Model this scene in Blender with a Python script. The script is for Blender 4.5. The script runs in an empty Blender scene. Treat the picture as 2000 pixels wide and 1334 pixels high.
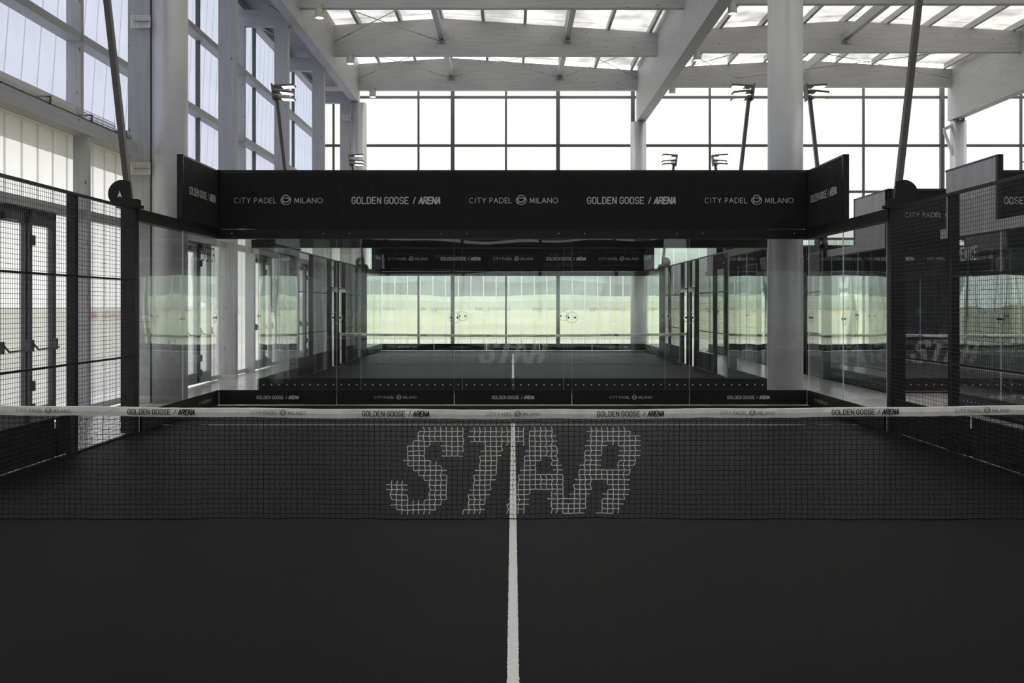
import bpy, math, random
from mathutils import Vector, Matrix, noise
random.seed(7)
SC = bpy.context.scene
COL = SC.collection

# ------------------------------------------------------------------ camera
F_PX, CAM_Y, CAM_Z, VX, VY = 2146.0, -8.69, 1.694, 1002.0, 598.0
cam = bpy.data.cameras.new('camera')
cam.sensor_width = 36.0
cam.lens = F_PX / 2000 * 36.0
cam.shift_x = (1000 - VX) / 2000
cam.shift_y = (VY - 667) / 2000
cam.clip_start, cam.clip_end = 0.05, 600
camo = bpy.data.objects.new('camera', cam)
COL.objects.link(camo)
camo.location = (0, CAM_Y, CAM_Z)
camo.rotation_euler = (math.pi / 2, 0, 0)
SC.camera = camo

# ------------------------------------------------------------------ world, exposure
SKY = 2.3
world = bpy.data.worlds.new('sky')
SC.world = world
world.use_nodes = True
wn, wl = world.node_tree.nodes, world.node_tree.links
wn.clear()
w_out = wn.new('ShaderNodeOutputWorld')
w_bg = wn.new('ShaderNodeBackground')
w_tc = wn.new('ShaderNodeTexCoord')
w_no = wn.new('ShaderNodeTexNoise')
w_no.inputs['Scale'].default_value = 3.0
w_no.inputs['Detail'].default_value = 4.0
w_cr = wn.new('ShaderNodeValToRGB')
w_cr.color_ramp.elements[0].position = 0.42
w_cr.color_ramp.elements[0].color = (0.86, 0.91, 1.0, 1)
w_cr.color_ramp.elements[1].position = 0.6
w_cr.color_ramp.elements[1].color = (1.0, 0.985, 0.965, 1)
wl.new(w_tc.outputs['Generated'], w_no.inputs['Vector'])
wl.new(w_no.outputs['Fac'], w_cr.inputs['Fac'])
wl.new(w_cr.outputs['Color'], w_bg.inputs['Color'])
w_bg.inputs['Strength'].default_value = SKY
wl.new(w_bg.outputs['Background'], w_out.inputs['Surface'])
SC.view_settings.view_transform = 'Standard'
SC.view_settings.look = 'None'
SC.view_settings.exposure = 0.6
SC.view_settings.gamma = 1.0
SC.view_settings.use_curve_mapping = False
SC.cycles.max_bounces = 10
SC.cycles.diffuse_bounces = 5
SC.cycles.glossy_bounces = 4
SC.cycles.transmission_bounces = 6
SC.cycles.transparent_max_bounces = 40
SC.cycles.caustics_reflective = False
SC.cycles.caustics_refractive = False
SC.cycles.sample_clamp_indirect = 6.0

# ------------------------------------------------------------------ materials
def new_mat(name):
    m = bpy.data.materials.new(name)
    m.use_nodes = True
    nt = m.node_tree
    nt.nodes.clear()
    out = nt.nodes.new('ShaderNodeOutputMaterial')
    return m, nt.nodes, nt.links, out

def mat_plain(name, col, rough=0.6, metal=0.0, spec=0.5, noise_amt=0.12, noise_scale=6.0, bump=0.0, bump_scale=200.0, stretch=None):
    m, n, l, out = new_mat(name)
    b = n.new('ShaderNodeBsdfPrincipled')
    b.inputs['Roughness'].default_value = rough
    b.inputs['Metallic'].default_value = metal
    b.inputs['Specular IOR Level'].default_value = spec
    tc = n.new('ShaderNodeTexCoord')
    vec = tc.outputs['Object']
    if stretch:
        mp = n.new('ShaderNodeMapping')
        mp.inputs['Scale'].default_value = stretch
        l.new(vec, mp.inputs['Vector'])
        vec = mp.outputs['Vector']
    nz = n.new('ShaderNodeTexNoise')
    nz.inputs['Scale'].default_value = noise_scale
    nz.inputs['Detail'].default_value = 5.0
    l.new(vec, nz.inputs['Vector'])
    cr = n.new('ShaderNodeValToRGB')
    cr.color_ramp.elements[0].position = 0.3
    cr.color_ramp.elements[1].position = 0.7
    cr.color_ramp.elements[0].color = tuple(c * (1 - noise_amt) for c in col) + (1,)
    cr.color_ramp.elements[1].color = tuple(min(1, c * (1 + noise_amt)) for c in col) + (1,)
    l.new(nz.outputs['Fac'], cr.inputs['Fac'])
    l.new(cr.outputs['Color'], b.inputs['Base Color'])
    if bump:
        nb = n.new('ShaderNodeTexNoise')
        nb.inputs['Scale'].default_value = bump_scale
        l.new(tc.outputs['Object'], nb.inputs['Vector'])
        bp = n.new('ShaderNodeBump')
        bp.inputs['Strength'].default_value = bump
        bp.inputs['Distance'].default_value = 0.01
        l.new(nb.outputs['Fac'], bp.inputs['Height'])
        l.new(bp.outputs['Normal'], b.inputs['Normal'])
    l.new(b.outputs['BSDF'], out.inputs['Surface'])
    return m

def mat_timber(name, axis, col=(0.47, 0.47, 0.475)):
    """white-washed spruce: grain along axis, small dark knots"""
    m, n, l, out = new_mat(name)
    b = n.new('ShaderNodeBsdfPrincipled')
    b.inputs['Roughness'].default_value = 0.55
    b.inputs['Specular IOR Level'].default_value = 0.25
    tc = n.new('ShaderNodeTexCoord')
    mp = n.new('ShaderNodeMapping')
    sc = [14.0, 14.0, 14.0]
    sc[axis] = 0.7
    mp.inputs['Scale'].default_value = sc
    l.new(tc.outputs['Object'], mp.inputs['Vector'])
    nz = n.new('ShaderNodeTexNoise')
    nz.inputs['Scale'].default_value = 1.6
    nz.inputs['Detail'].default_value = 7.0
    l.new(mp.outputs['Vector'], nz.inputs['Vector'])
    cr = n.new('ShaderNodeValToRGB')
    cr.color_ramp.elements[0].position = 0.28
    cr.color_ramp.elements[1].position = 0.72
    cr.color_ramp.elements[0].color = tuple(c * 0.88 for c in col) + (1,)
    cr.color_ramp.elements[1].color = tuple(c * 1.08 for c in col) + (1,)
    l.new(nz.outputs['Fac'], cr.inputs['Fac'])
    # knots
    mk = n.new('ShaderNodeMapping')
    sk = [5.0, 5.0, 5.0]
    sk[axis] = 2.2
    mk.inputs['Scale'].default_value = sk
    l.new(tc.outputs['Object'], mk.inputs['Vector'])
    vo = n.new('ShaderNodeTexVoronoi')
    vo.inputs['Scale'].default_value = 1.0
    l.new(mk.outputs['Vector'], vo.inputs['Vector'])
    kr = n.new('ShaderNodeValToRGB')
    kr.color_ramp.elements[0].position = 0.055
    kr.color_ramp.elements[0].color = (0.25, 0.24, 0.23, 1)
    kr.color_ramp.elements[1].position = 0.11
    kr.color_ramp.elements[1].color = (1, 1, 1, 1)
    l.new(vo.outputs['Distance'], kr.inputs['Fac'])
    mx = n.new('ShaderNodeMix')
    mx.data_type = 'RGBA'
    mx.blend_type = 'MULTIPLY'
    mx.inputs['Factor'].default_value = 0.8
    l.new(cr.outputs['Color'], mx.inputs['A'])
    l.new(kr.outputs['Color'], mx.inputs['B'])
    l.new(mx.outputs['Result'], b.inputs['Base Color'])
    l.new(b.outputs['BSDF'], out.inputs['Surface'])
    return m

def mat_pane(name, clear, milky, clear_col, milky_col, gloss=0.05, rough=0.15, low=0.93):
    """multiwall polycarbonate: part clear view, part milky scatter, slight gloss"""
    m, n, l, out = new_mat(name)
    tr = n.new('ShaderNodeBsdfTransparent')
    tr.inputs['Color'].default_value = clear_col + (1,)
    ts = n.new('ShaderNodeBsdfTranslucent')
    tc = n.new('ShaderNodeTexCoord')
    nz = n.new('ShaderNodeTexNoise')
    nz.inputs['Scale'].default_value = 0.8
    nz.inputs['Detail'].default_value = 3
    l.new(tc.outputs['Object'], nz.inputs['Vector'])
    cr = n.new('ShaderNodeValToRGB')
    cr.color_ramp.elements[0].position = 0.35
    cr.color_ramp.elements[1].position = 0.65
    cr.color_ramp.elements[0].color = tuple(c * low for c in milky_col) + (1,)
    cr.color_ramp.elements[1].color = milky_col + (1,)
    l.new(nz.outputs['Fac'], cr.inputs['Fac'])
    l.new(cr.outputs['Color'], ts.inputs['Color'])
    gl = n.new('ShaderNodeBsdfGlossy')
    gl.inputs['Roughness'].default_value = rough
    m1 = n.new('ShaderNodeMixShader')
    m1.inputs['Fac'].default_value = milky / (clear + milky)
    l.new(tr.outputs['BSDF'], m1.inputs[1])
    l.new(ts.outputs['BSDF'], m1.inputs[2])
    m2 = n.new('ShaderNodeMixShader')
    m2.inputs['Fac'].default_value = gloss
    l.new(m1.outputs['Shader'], m2.inputs[1])
    l.new(gl.outputs['BSDF'], m2.inputs[2])
    l.new(m2.outputs['Shader'], out.inputs['Surface'])
    return m

def mat_glass(name):
    m, n, l, out = new_mat(name)
    tr = n.new('ShaderNodeBsdfTransparent')
    tr.inputs['Color'].default_value = (0.980, 0.989, 0.985, 1)
    gl = n.new('ShaderNodeBsdfGlossy')
    gl.inputs['Roughness'].default_value = 0.0
    gl.inputs['Color'].default_value = (0.95, 1.0, 0.98, 1)
    fr = n.new('ShaderNodeFresnel')
    ge = n.new('ShaderNodeNewGeometry')
    mi = n.new('ShaderNodeMapRange')
    mi.inputs['To Min'].default_value = 1.45
    mi.inputs['To Max'].default_value = 1 / 1.45
    l.new(ge.outputs['Backfacing'], mi.inputs['Value'])
    l.new(mi.outputs['Result'], fr.inputs['IOR'])
    tc = n.new('ShaderNodeTexCoord')
    nz = n.new('ShaderNodeTexNoise')
    nz.inputs['Scale'].default_value = 0.9
    nz.inputs['Detail'].default_value = 0
    l.new(tc.outputs['Object'], nz.inputs['Vector'])
    bp = n.new('ShaderNodeBump')
    bp.inputs['Strength'].default_value = 0.25
    bp.inputs['Distance'].default_value = 0.02
    l.new(nz.outputs['Fac'], bp.inputs['Height'])
    l.new(bp.outputs['Normal'], gl.inputs['Normal'])
    mx = n.new('ShaderNodeMixShader')
    l.new(fr.outputs['Fac'], mx.inputs['Fac'])
    l.new(tr.outputs['BSDF'], mx.inputs[1])
    l.new(gl.outputs['BSDF'], mx.inputs[2])
    l.new(mx.outputs['Shader'], out.inputs['Surface'])
    return m

def mat_emit(name, col, strength):
    m, n, l, out = new_mat(name)
    e = n.new('ShaderNodeEmission')
    e.inputs['Color'].default_value = col + (1,)
    e.inputs['Strength'].default_value = strength
    l.new(e.outputs['Emission'], out.inputs['Surface'])
    return m

def mat_turf(name):
    m, n, l, out = new_mat(name)
    b = n.new('ShaderNodeBsdfPrincipled')
    b.inputs['Roughness'].default_value = 0.52
    b.inputs['Specular IOR Level'].default_value = 0.05
    b.inputs['Sheen Weight'].default_value = 0.15
    b.inputs['Sheen Roughness'].default_value = 0.07
    tc = n.new('ShaderNodeTexCoord')
    nz = n.new('ShaderNodeTexNoise')
    nz.inputs['Scale'].default_value = 160.0
    nz.inputs['Detail'].default_value = 3
    l.new(tc.outputs['Object'], nz.inputs['Vector'])
    n2 = n.new('ShaderNodeTexNoise')
    n2.inputs['Scale'].default_value = 1.3
    n2.inputs['Detail'].default_value = 4
    l.new(tc.outputs['Object'], n2.inputs['Vector'])
    cr = n.new('ShaderNodeValToRGB')
    cr.color_ramp.elements[0].position = 0.35
    cr.color_ramp.elements[1].position = 0.75
    cr.color_ramp.elements[0].color = (0.004, 0.004, 0.004, 1)
    cr.color_ramp.elements[1].color = (0.0105, 0.0103, 0.010, 1)
    l.new(nz.outputs['Fac'], cr.inputs['Fac'])
    c2 = n.new('ShaderNodeValToRGB')
    c2.color_ramp.elements[0].color = (0.82, 0.82, 0.82, 1)
    c2.color_ramp.elements[1].color = (1.15, 1.15, 1.15, 1)
    l.new(n2.outputs['Fac'], c2.inputs['Fac'])
    mx = n.new('ShaderNodeMix')
    mx.data_type = 'RGBA'
    mx.blend_type = 'MULTIPLY'
    mx.inputs['Factor'].default_value = 1.0
    l.new(cr.outputs['Color'], mx.inputs['A'])
    l.new(c2.outputs['Color'], mx.inputs['B'])
    l.new(mx.outputs['Result'], b.inputs['Base Color'])
    bp = n.new('ShaderNodeBump')
    bp.inputs['Strength'].default_value = 0.6
    bp.inputs['Distance'].default_value = 0.004
    l.new(nz.outputs['Fac'], bp.inputs['Height'])
    l.new(bp.outputs['Normal'], b.inputs['Normal'])
    l.new(b.outputs['BSDF'], out.inputs['Surface'])
    return m

M = dict(
    tx=mat_timber('timber_along_x', 0),
    ty=mat_timber('timber_along_y', 1),
    tz=mat_timber('timber_along_z', 2),
    column=mat_plain('column_paint', (0.56, 0.565, 0.565), 0.40, 0.35, 0.4, 0.04, 2.0),
    black=mat_plain('black_steel', (0.010, 0.010, 0.010), 0.42, 0.0, 0.3, 0.15, 4.0),
    wire=mat_plain('wire_steel', (0.018, 0.018, 0.018), 0.4, 0.1, 0.4, 0.1, 5.0),
    banner=mat_plain('banner_sheet', (0.0145, 0.0143, 0.014), 0.6, 0.0, 0.25, 0.12, 3.0),
    banner_back=mat_plain('banner_sheet_back', (0.46, 0.445, 0.46), 0.55, 0.0, 0.3, 0.10, 1.5, stretch=(1, 3, 0.2)),  # black outer faces painted grey for the facade light falling on them
    kick=mat_plain('kick_board', (0.009, 0.009, 0.010), 0.5, 0.0, 0.3, 0.15, 3.0),
    print_=mat_plain('pale_print', (0.64, 0.63, 0.60), 0.6, 0.0, 0.2, 0.05),
    print_white=mat_plain('white_print', (0.80, 0.80, 0.78), 0.6, 0.0, 0.2, 0.03),
    print_dark=mat_plain('black_print', (0.02, 0.02, 0.02), 0.6, 0.0, 0.2, 0.05),
    print_grey=mat_plain('grey_print', (0.09, 0.085, 0.08), 0.6, 0.0, 0.2, 0.05),
    print_red=mat_pane('red_print', 0.45, 0.55, (0.75, 0.45, 0.38), (0.55, 0.22, 0.16), 0.02),
    band=mat_plain('net_band_canvas', (0.78, 0.755, 0.715), 0.85, 0.0, 0.15, 0.10, 7.0, 0.25, 25.0),
    cord=mat_plain('black_cord', (0.006, 0.006, 0.006), 0.8, 0.0, 0.2, 0.1),
    cord_white=mat_plain('white_cord', (0.82, 0.80, 0.76), 0.8, 0.0, 0.2, 0.06),
    turf=mat_turf('black_turf'),
    line=mat_plain('white_line', (0.76, 0.735, 0.70), 0.9, 0.0, 0.1, 0.08, 60.0, 0.4, 160.0),
    floor=mat_plain('hall_floor', (0.46, 0.43, 0.43), 0.22, 0.0, 0.5, 0.16, 1.2, stretch=(0.25, 2.2, 1)),
    pane_left=mat_pane('milky_polycarbonate', 0.12, 0.60, (0.80, 0.83, 0.9), (0.56, 0.575, 0.64), 0.05, 0.2),
    pane_low=mat_pane('ribbed_polycarbonate', 0.46, 0.46, (0.80, 0.80, 0.79), (0.60, 0.605, 0.61), 0.04, 0.2),
    pane_far=mat_pane('far_polycarbonate', 0.60, 0.36, (0.92, 0.95, 0.94), (0.74, 0.75, 0.75), 0.03, 0.2),
    roofpane=mat_pane('roof_polycarbonate', 0.15, 0.6, (0.85, 0.85, 0.84), (0.62, 0.60, 0.56), 0.03, 0.2, 0.55),
    pane_far_low=mat_pane('far_lower_polycarbonate', 0.80, 0.14, (0.90, 0.94, 0.92), (0.74, 0.75, 0.74), 0.03, 0.2),
    pane_high=mat_pane('white_polycarbonate', 0.14, 0.60, (0.84, 0.84, 0.84), (0.675, 0.67, 0.668), 0.03, 0.2, 0.99),
    rib=mat_pane('panel_rib', 0.05, 0.95, (0.9, 0.9, 0.9), (0.82, 0.82, 0.84), 0.02, 0.2),
    rib_soft=mat_pane('panel_rib_soft', 0.66, 0.34, (0.78, 0.78, 0.83), (0.45, 0.45, 0.5), 0.0, 0.2),  # strip colour for the rib shadows drawn on the upper panels
    rib_dark=mat_pane('panel_rib_thin', 0.3, 0.7, (0.82, 0.82, 0.86), (0.50, 0.50, 0.56), 0.02, 0.2),
    frame=mat_plain('window_frame', (0.115, 0.11, 0.11), 0.45, 0.0, 0.4, 0.06),
    door_metal=mat_plain('door_metal', (0.075, 0.075, 0.078), 0.4, 0.3, 0.5, 0.08),
    door_alu=mat_plain('door_aluminium', (0.36, 0.36, 0.36), 0.4, 0.3, 0.5, 0.05),
    steel=mat_plain('galvanised_steel', (0.30, 0.30, 0.30), 0.4, 0.6, 0.5, 0.1),
    plate=mat_plain('white_bracket', (0.68, 0.66, 0.62), 0.5, 0.1, 0.4, 0.04),
    lamp_body=mat_plain('lamp_housing', (0.13, 0.125, 0.12), 0.5, 0.2, 0.4, 0.06),
    pole=mat_plain('lamp_pole', (0.085, 0.078, 0.068), 0.4, 0.1, 0.5, 0.1),
    lens=mat_emit('lamp_lens', (1.0, 0.93, 0.72), 2.2),
    downlight=mat_plain('downlight_body', (0.58, 0.56, 0.50), 0.5, 0.0, 0.3, 0.04),
    downlens=mat_emit('downlight_lens', (1.0, 0.88, 0.62), 2.0),
    soffit=mat_plain('grey_soffit', (0.30, 0.30, 0.315), 0.6, 0.0, 0.3, 0.08),
    dark_wall=mat_plain('dark_panelling', (0.022, 0.023, 0.03), 0.6, 0.0, 0.3, 0.1),
    edge=mat_plain('glass_edge', (0.72, 0.78, 0.75), 0.5, 0.0, 0.4, 0.03),
    glass=mat_glass('court_glass'),
    disc=mat_pane('clear_disc', 0.7, 0.3, (0.95, 0.97, 0.96), (0.8, 0.8, 0.8), 0.15, 0.05),
    grass=mat_plain('meadow_grass', (0.315, 0.295, 0.155), 0.9, 0.0, 0.1, 0.20, 0.06),
    gravel=mat_plain('pale_gravel', (0.52, 0.47, 0.37), 0.9, 0.0, 0.1, 0.10, 0.8),
    leaf=mat_plain('tree_leaves', (0.165, 0.215, 0.17), 0.9, 0.0, 0.1, 0.30, 0.25),
    shrub=mat_plain('shrub_leaves', (0.27, 0.30, 0.185), 0.9, 0.0, 0.1, 0.2, 0.2),
    bark=mat_plain('tree_bark', (0.10, 0.08, 0.06), 0.9, 0.0, 0.1, 0.2, 3.0),
)

# ------------------------------------------------------------------ mesh helpers
class MB:
    """collects shapes, then becomes ONE mesh object"""
    def __init__(self):
        self.v, self.f, self.mi = [], [], []
    def face(self, pts, mi=0):
        b = len(self.v)
        self.v += [tuple(p) for p in pts]
        self.f.append(tuple(range(b, b + len(pts))))
        self.mi.append(mi)
    def hexa(self, p, mi=0, mis=None):
        b = len(self.v)
        self.v += [tuple(q) for q in p]
        fs = [(0, 3, 2, 1), (4, 5, 6, 7), (0, 1, 5, 4), (1, 2, 6, 5), (2, 3, 7, 6), (3, 0, 4, 7)]
        for k, q in enumerate(fs):
            self.f.append(tuple(b + i for i in q))
            self.mi.append(mis[k] if mis else mi)
    def box(self, x0, x1, y0, y1, z0, z1, mi=0, mis=None):
        # face order: bottom, top, front(-y), right(+x), back(+y), left(-x)
        self.hexa([(x0, y0, z0), (x1, y0, z0), (x1, y1, z0), (x0, y1, z0),
                   (x0, y0, z1), (x1, y0, z1), (x1, y1, z1), (x0, y1, z1)], mi, mis)
        return self
    def bar(self, p, q, a, b=None, up=(0, 0, 1), mi=0):
        """rectangular bar from p to q, a wide (sideways), b high (along up)"""
        p, q = Vector(p), Vector(q)
        b = a if b is None else b
        d = (q - p).normalized()
        u = Vector(up)
        if abs(d.dot(u)) > 0.98:
            u = Vector((0, 1, 0))
        s = d.cross(u).normalized()
        u = s.cross(d).normalized()
        c = []
        for e in (p, q):
            for i, j in ((-1, -1), (1, -1), (1, 1), (-1, 1)):
                c.append(e + s * (i * a / 2) + u * (j * b / 2))
        self.hexa([c[0], c[1], c[2], c[3], c[4], c[5], c[6], c[7]], mi)
        return self
    def tube(self, p, q, r0, r1=None, n=12, caps=True, mi=0):
        p, q = Vector(p), Vector(q)
        r1 = r0 if r1 is None else r1
        d = (q - p).normalized()
        u = Vector((0, 0, 1)) if abs(d.z) < 0.95 else Vector((1, 0, 0))
        s = d.cross(u).normalized()
        u = s.cross(d)
        b = len(self.v)
        for e, r in ((p, r0), (q, r1)):
            for k in range(n):
                a = 2 * math.pi * k / n
                self.v.append(tuple(e + s * (r * math.cos(a)) + u * (r * math.sin(a))))
        for k in range(n):
            self.f.append((b + k, b + (k + 1) % n, b + n + (k + 1) % n, b + n + k))
            self.mi.append(mi)
        if caps:
            self.f.append(tuple(b + k for k in range(n - 1, -1, -1)))
            self.mi.append(mi)
            self.f.append(tuple(b + n + k for k in range(n)))
            self.mi.append(mi)
        return self
    def wire(self, p, q, r, mi=0):
        return self.tube(p, q, r, n=4, caps=False, mi=mi)
    def prism(self, poly, axis, a, b, mi=0):
        """polygon (list of 2-d points) extruded along axis from a to b"""
        def P(u, v, w):
            return (w, u, v) if axis == 0 else ((u, w, v) if axis == 1 else (u, v, w))
        n = len(poly)
        s = len(self.v)
        self.v += [P(u, v, a) for u, v in poly] + [P(u, v, b) for u, v in poly]
        self.f.append(tuple(s + k for k in range(n)))
        self.f.append(tuple(s + n + k for k in range(n - 1, -1, -1)))
        for k in range(n):
            self.f.append((s + k, s + n + k, s + n + (k + 1) % n, s + (k + 1) % n))
        self.mi += [mi] * (n + 2)
        return self
    def add(self, o, mat=None):
        b = len(self.v)
        self.v += [tuple(mat @ Vector(p)) for p in o.v] if mat else o.v
        self.f += [tuple(b + i for i in f) for f in o.f]
        self.mi += o.mi
        return self
    def mesh(self, name, mats, off=(0, 0, 0), smooth=False):
        me = bpy.data.meshes.new(name)
        ox, oy, oz = off
        me.from_pydata([(x - ox, y - oy, z - oz) for x, y, z in self.v], [], self.f)
        mats = mats if isinstance(mats, (list, tuple)) else [mats]
        for m in mats:
            me.materials.append(m)
        if len(mats) > 1:
            me.polygons.foreach_set('material_index', self.mi)
        if smooth:
            me.polygons.foreach_set('use_smooth', [True] * len(me.polygons))
        me.update()
        return me
    def build(self, name, mats, parent=None, off=None, smooth=False):
        if off is None:
            off = tuple(parent['_base']) if parent is not None and '_base' in parent else (0, 0, 0)
        o = bpy.data.objects.new(name, self.mesh(name, mats, off, smooth))
        COL.objects.link(o)
        if parent is not None:
            o.parent = parent
            o['_base'] = off
        return o

def tag(o, label=None, cat=None, group=None, kind=None):
    if label: o['label'] = label
    if cat: o['category'] = cat
    if group: o['group'] = group
    if kind: o['kind'] = kind
    return o

def thing(name, base=(0, 0, 0), label=None, cat=None, group=None, kind=None):
    o = bpy.data.objects.new(name, None)
    o.empty_display_size = 0.2
    COL.objects.link(o)
    o.location = base
    o['_base'] = base
    return tag(o, label, cat, group, kind)

KIDS = {}
def kids(o):
    return [c for c in bpy.data.objects if c.parent == o]

def copy_tree(o, parent=None):
    c = o.copy()
    COL.objects.link(c)
    if parent is not None:
        c.parent = parent
    for k in kids(o):
        copy_tree(k, c)
    return c

def inst(me, name, loc, parent=None, rot=None):
    o = bpy.data.objects.new(name, me)
    COL.objects.link(o)
    if parent is not None:
        o.parent = parent
        b = parent['_base'] if '_base' in parent else (0, 0, 0)
        loc = (loc[0] - b[0], loc[1] - b[1], loc[2] - b[2])
    o.location = loc
    if rot: o.rotation_euler = rot
    return o

# ------------------------------------------------------------------ lettering (stroke glyphs)
def arc(cx, cy, rx, ry, a0, a1, n):
    return [(cx + rx * math.cos(math.radians(a0 + (a1 - a0) * k / n)), cy + ry * math.sin(math.radians(a0 + (a1 - a0) * k / n))) for k in range(n + 1)]
OCT = [(.3, 0), (.7, 0), (1, .18), (1, .82), (.7, 1), (.3, 1), (0, .82), (0, .18), (.3, 0)]
BLOCK = {
    'O': [OCT],
    'G': [[(1, .74), (1, .82), (.7, 1), (.3, 1), (0, .82), (0, .18), (.3, 0), (.7, 0), (1, .18), (1, .47), (.55, .47)]],
    'L': [[(0, 1), (0, 0), (1, 0)]],
    'D': [[(0, 0), (.65, 0), (1, .2), (1, .8), (.65, 1), (0, 1), (0, 0)]],
    'E': [[(1, 0), (0, 0), (0, 1), (1, 1)], [(0, .52), (.85, .52)]],
    'F': [[(0, 0), (0, 1), (1, 1)], [(0, .5), (.8, .5)]],
    'N': [[(0, 0), (0, 1), (1, 0), (1, 1)]],
    'S': [[(1, .8), (.7, 1), (.3, 1), (0, .82), (0, .66), (.25, .54), (.75, .46), (1, .34), (1, .18), (.7, 0), (.3, 0), (0, .2)]],
    '/': [[(.1, 0), (.7, 1)]],
    'A': [[(0, 0), (.5, 1), (1, 0)], [(.18, .3), (.82, .3)]],
    'R': [[(0, 0), (0, 1), (.7, 1), (1, .87), (1, .62), (.7, .5), (0, .5)], [(.5, .5), (1, 0)]],
    'T': [[(0, 1), (1, 1)], [(.5, 1), (.5, 0)]],
    'V': [[(0, 1), (.5, 0), (1, 1)]],
    'W': [[(0, 1), (.25, 0), (.5, .8), (.75, 0), (1, 1)]],
    'I': [[(.5, 0), (.5, 1)]],
    'C': [[(1, .76), (1, .82), (.7, 1), (.3, 1), (0, .82), (0, .18), (.3, 0), (.7, 0), (1, .18), (1, .24)]],
}
ROMAN = {
    'C': (.82, [arc(.5, .5, .5, .5, 48, 312, 12)]),
    'I': (.1, [[(.5, 0), (.5, 1)]]),
    'T': (.72, [[(0, 1), (1, 1)], [(.5, 1), (.5, 0)]]),
    'Y': (.72, [[(0, 1), (.5, .48), (1, 1)], [(.5, .48), (.5, 0)]]),
    'P': (.52, [[(0, 0), (0, 1), (.6, 1)] + arc(.6, .74, .4, .26, 90, -90, 6) + [(0, .48)]]),
    'A': (.82, [[(0, 0), (.5, 1), (1, 0)], [(.2, .36), (.8, .36)]]),
    'D': (.78, [[(0, 0), (0, 1), (.4, 1)] + arc(.4, .5, .6, .5, 90, -90, 8) + [(0, 0)]]),
    'E': (.5, [[(1, 0), (0, 0), (0, 1), (1, 1)], [(0, .52), (.85, .52)]]),
    'L': (.5, [[(0, 1), (0, 0), (1, 0)]]),
    'M': (.9, [[(0, 0), (.12, 1), (.5, .1), (.88, 1), (1, 0)]]),
    'N': (.78, [[(0, 0), (0, 1), (1, 0), (1, 1)]]),
    'O': (.95, [arc(.5, .5, .5, .5, 0, 360, 16)]),
}
def stroke_polys(lines, t):
    out = []
    for ln in lines:
        for (x0, y0), (x1, y1) in zip(ln[:-1], ln[1:]):
            d = math.hypot(x1 - x0, y1 - y0)
            if d < 1e-6: continue
            ux, uy = (x1 - x0) / d, (y1 - y0) / d
            e = t * 0.32
            ax, ay, bx, by = x0 - ux * e, y0 - uy * e, x1 + ux * e, y1 + uy * e
            nx, ny = -uy * t / 2, ux * t / 2
            out.append([(ax - nx, ay - ny), (bx - nx, by - ny), (bx + nx, by + ny), (ax + nx, ay + ny)])
    return out
def text_gg():
    """GOLDEN GOOSE / ARENA, width 1, centred; a list of word parts"""
    polys, x = [], 0.0
    H, W, GAP, T = 1.0, .54, .26, .15
    pol0 = []
    for ch in 'GOLDEN GOOSE':
        if ch == ' ':
            pol0, polys = polys, []
            x += .34; continue
        polys += stroke_polys([[(x + a * W, b * H) for a, b in ln] for ln in BLOCK[ch]], T)
        x += W + GAP
    x += .44
    pol1 = stroke_polys([[(x + a * .6, b) for a, b in ln] for ln in BLOCK['/']], .14)
    x += .95
    pol2 = []
    for ch in 'ARENA':
        w = .5
        pol2 += stroke_polys([[(x + a * w + b * .2, b) for a, b in ln] for ln in BLOCK[ch]], .21)
        x += w + .20
    return norm_parts([('lettering', pol0), ('lettering', polys), ('lettering', pol1), ('lettering', pol2)])
def text_word(word, italic=0.0, t=.17, w=.56, gap=.26, tall=1.0):
    polys, x = [], 0.0
    for ch in word:
        polys += stroke_polys([[(x + a * w + b * italic, b) for a, b in ln] for ln in BLOCK[ch]], t)
        x += w + gap
    return [[(x, y * tall) for x, y in q] for q in norm_polys(polys)]
def text_cp():
    """CITY PADEL (emblem) MILANO"""
    x = 0.0
    def word(wd, x, polys):
        for ch in wd:
            if ch == ' ':
                x += .5; continue
            w, lines = ROMAN[ch]
            polys.extend(stroke_polys([[(x + a * w, b) for a, b in ln] for ln in lines], .13))
            x += w + .30
        return x
    p0, p1, p2, p3 = [], [], [], []
    x = word('CITY', x, p0) + .5
    x = word('PADEL', x, p1) + .75
    cx = x + .9
    em = [arc(cx, .85, .72, .72, 0, 360, 22), arc(cx, .55, 1.0, .86, 155, 400, 20),
          [(cx - .68, .92), (cx - .2, 1.02), (cx + .3, 1.0), (cx + .72, .8), (cx + .95, .55)],
          [(cx - .62, .95), (cx - .66, .4), (cx - .55, -.1)], arc(cx, .75, .62, .55, 190, 350, 8)]
    p2.extend(stroke_polys(em, .15))
    x = cx + 1.75
    word('MILANO', x, p3)
    return norm_parts([('lettering', p0), ('lettering', p1), ('emblem', p2), ('lettering', p3)])
def norm_parts(parts):
    xs = [p[0] for _, ps in parts for q in ps for p in q]
    x0, x1 = min(xs), max(xs)
    s = 1 / (x1 - x0)
    return [(nm, [[((x - (x0 + x1) / 2) * s, (y - .5) * s) for x, y in q] for q in ps]) for nm, ps in parts]
def norm_polys(polys):
    xs = [p[0] for q in polys for p in q]
    x0, x1 = min(xs), max(xs)
    s = 1 / (x1 - x0)
    return [[((x - (x0 + x1) / 2) * s, (y - .5) * s) for x, y in q] for q in polys]
GG, CP = text_gg(), text_cp()
def letter(mb, polys, centre, right, up, width, mi=0):
    c, r, u = Vector(centre), Vector(right), Vector(up)
    for q in polys:
        mb.face([c + r * (x * width) + u * (y * width) for x, y in q], mi)
    return mb
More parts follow.
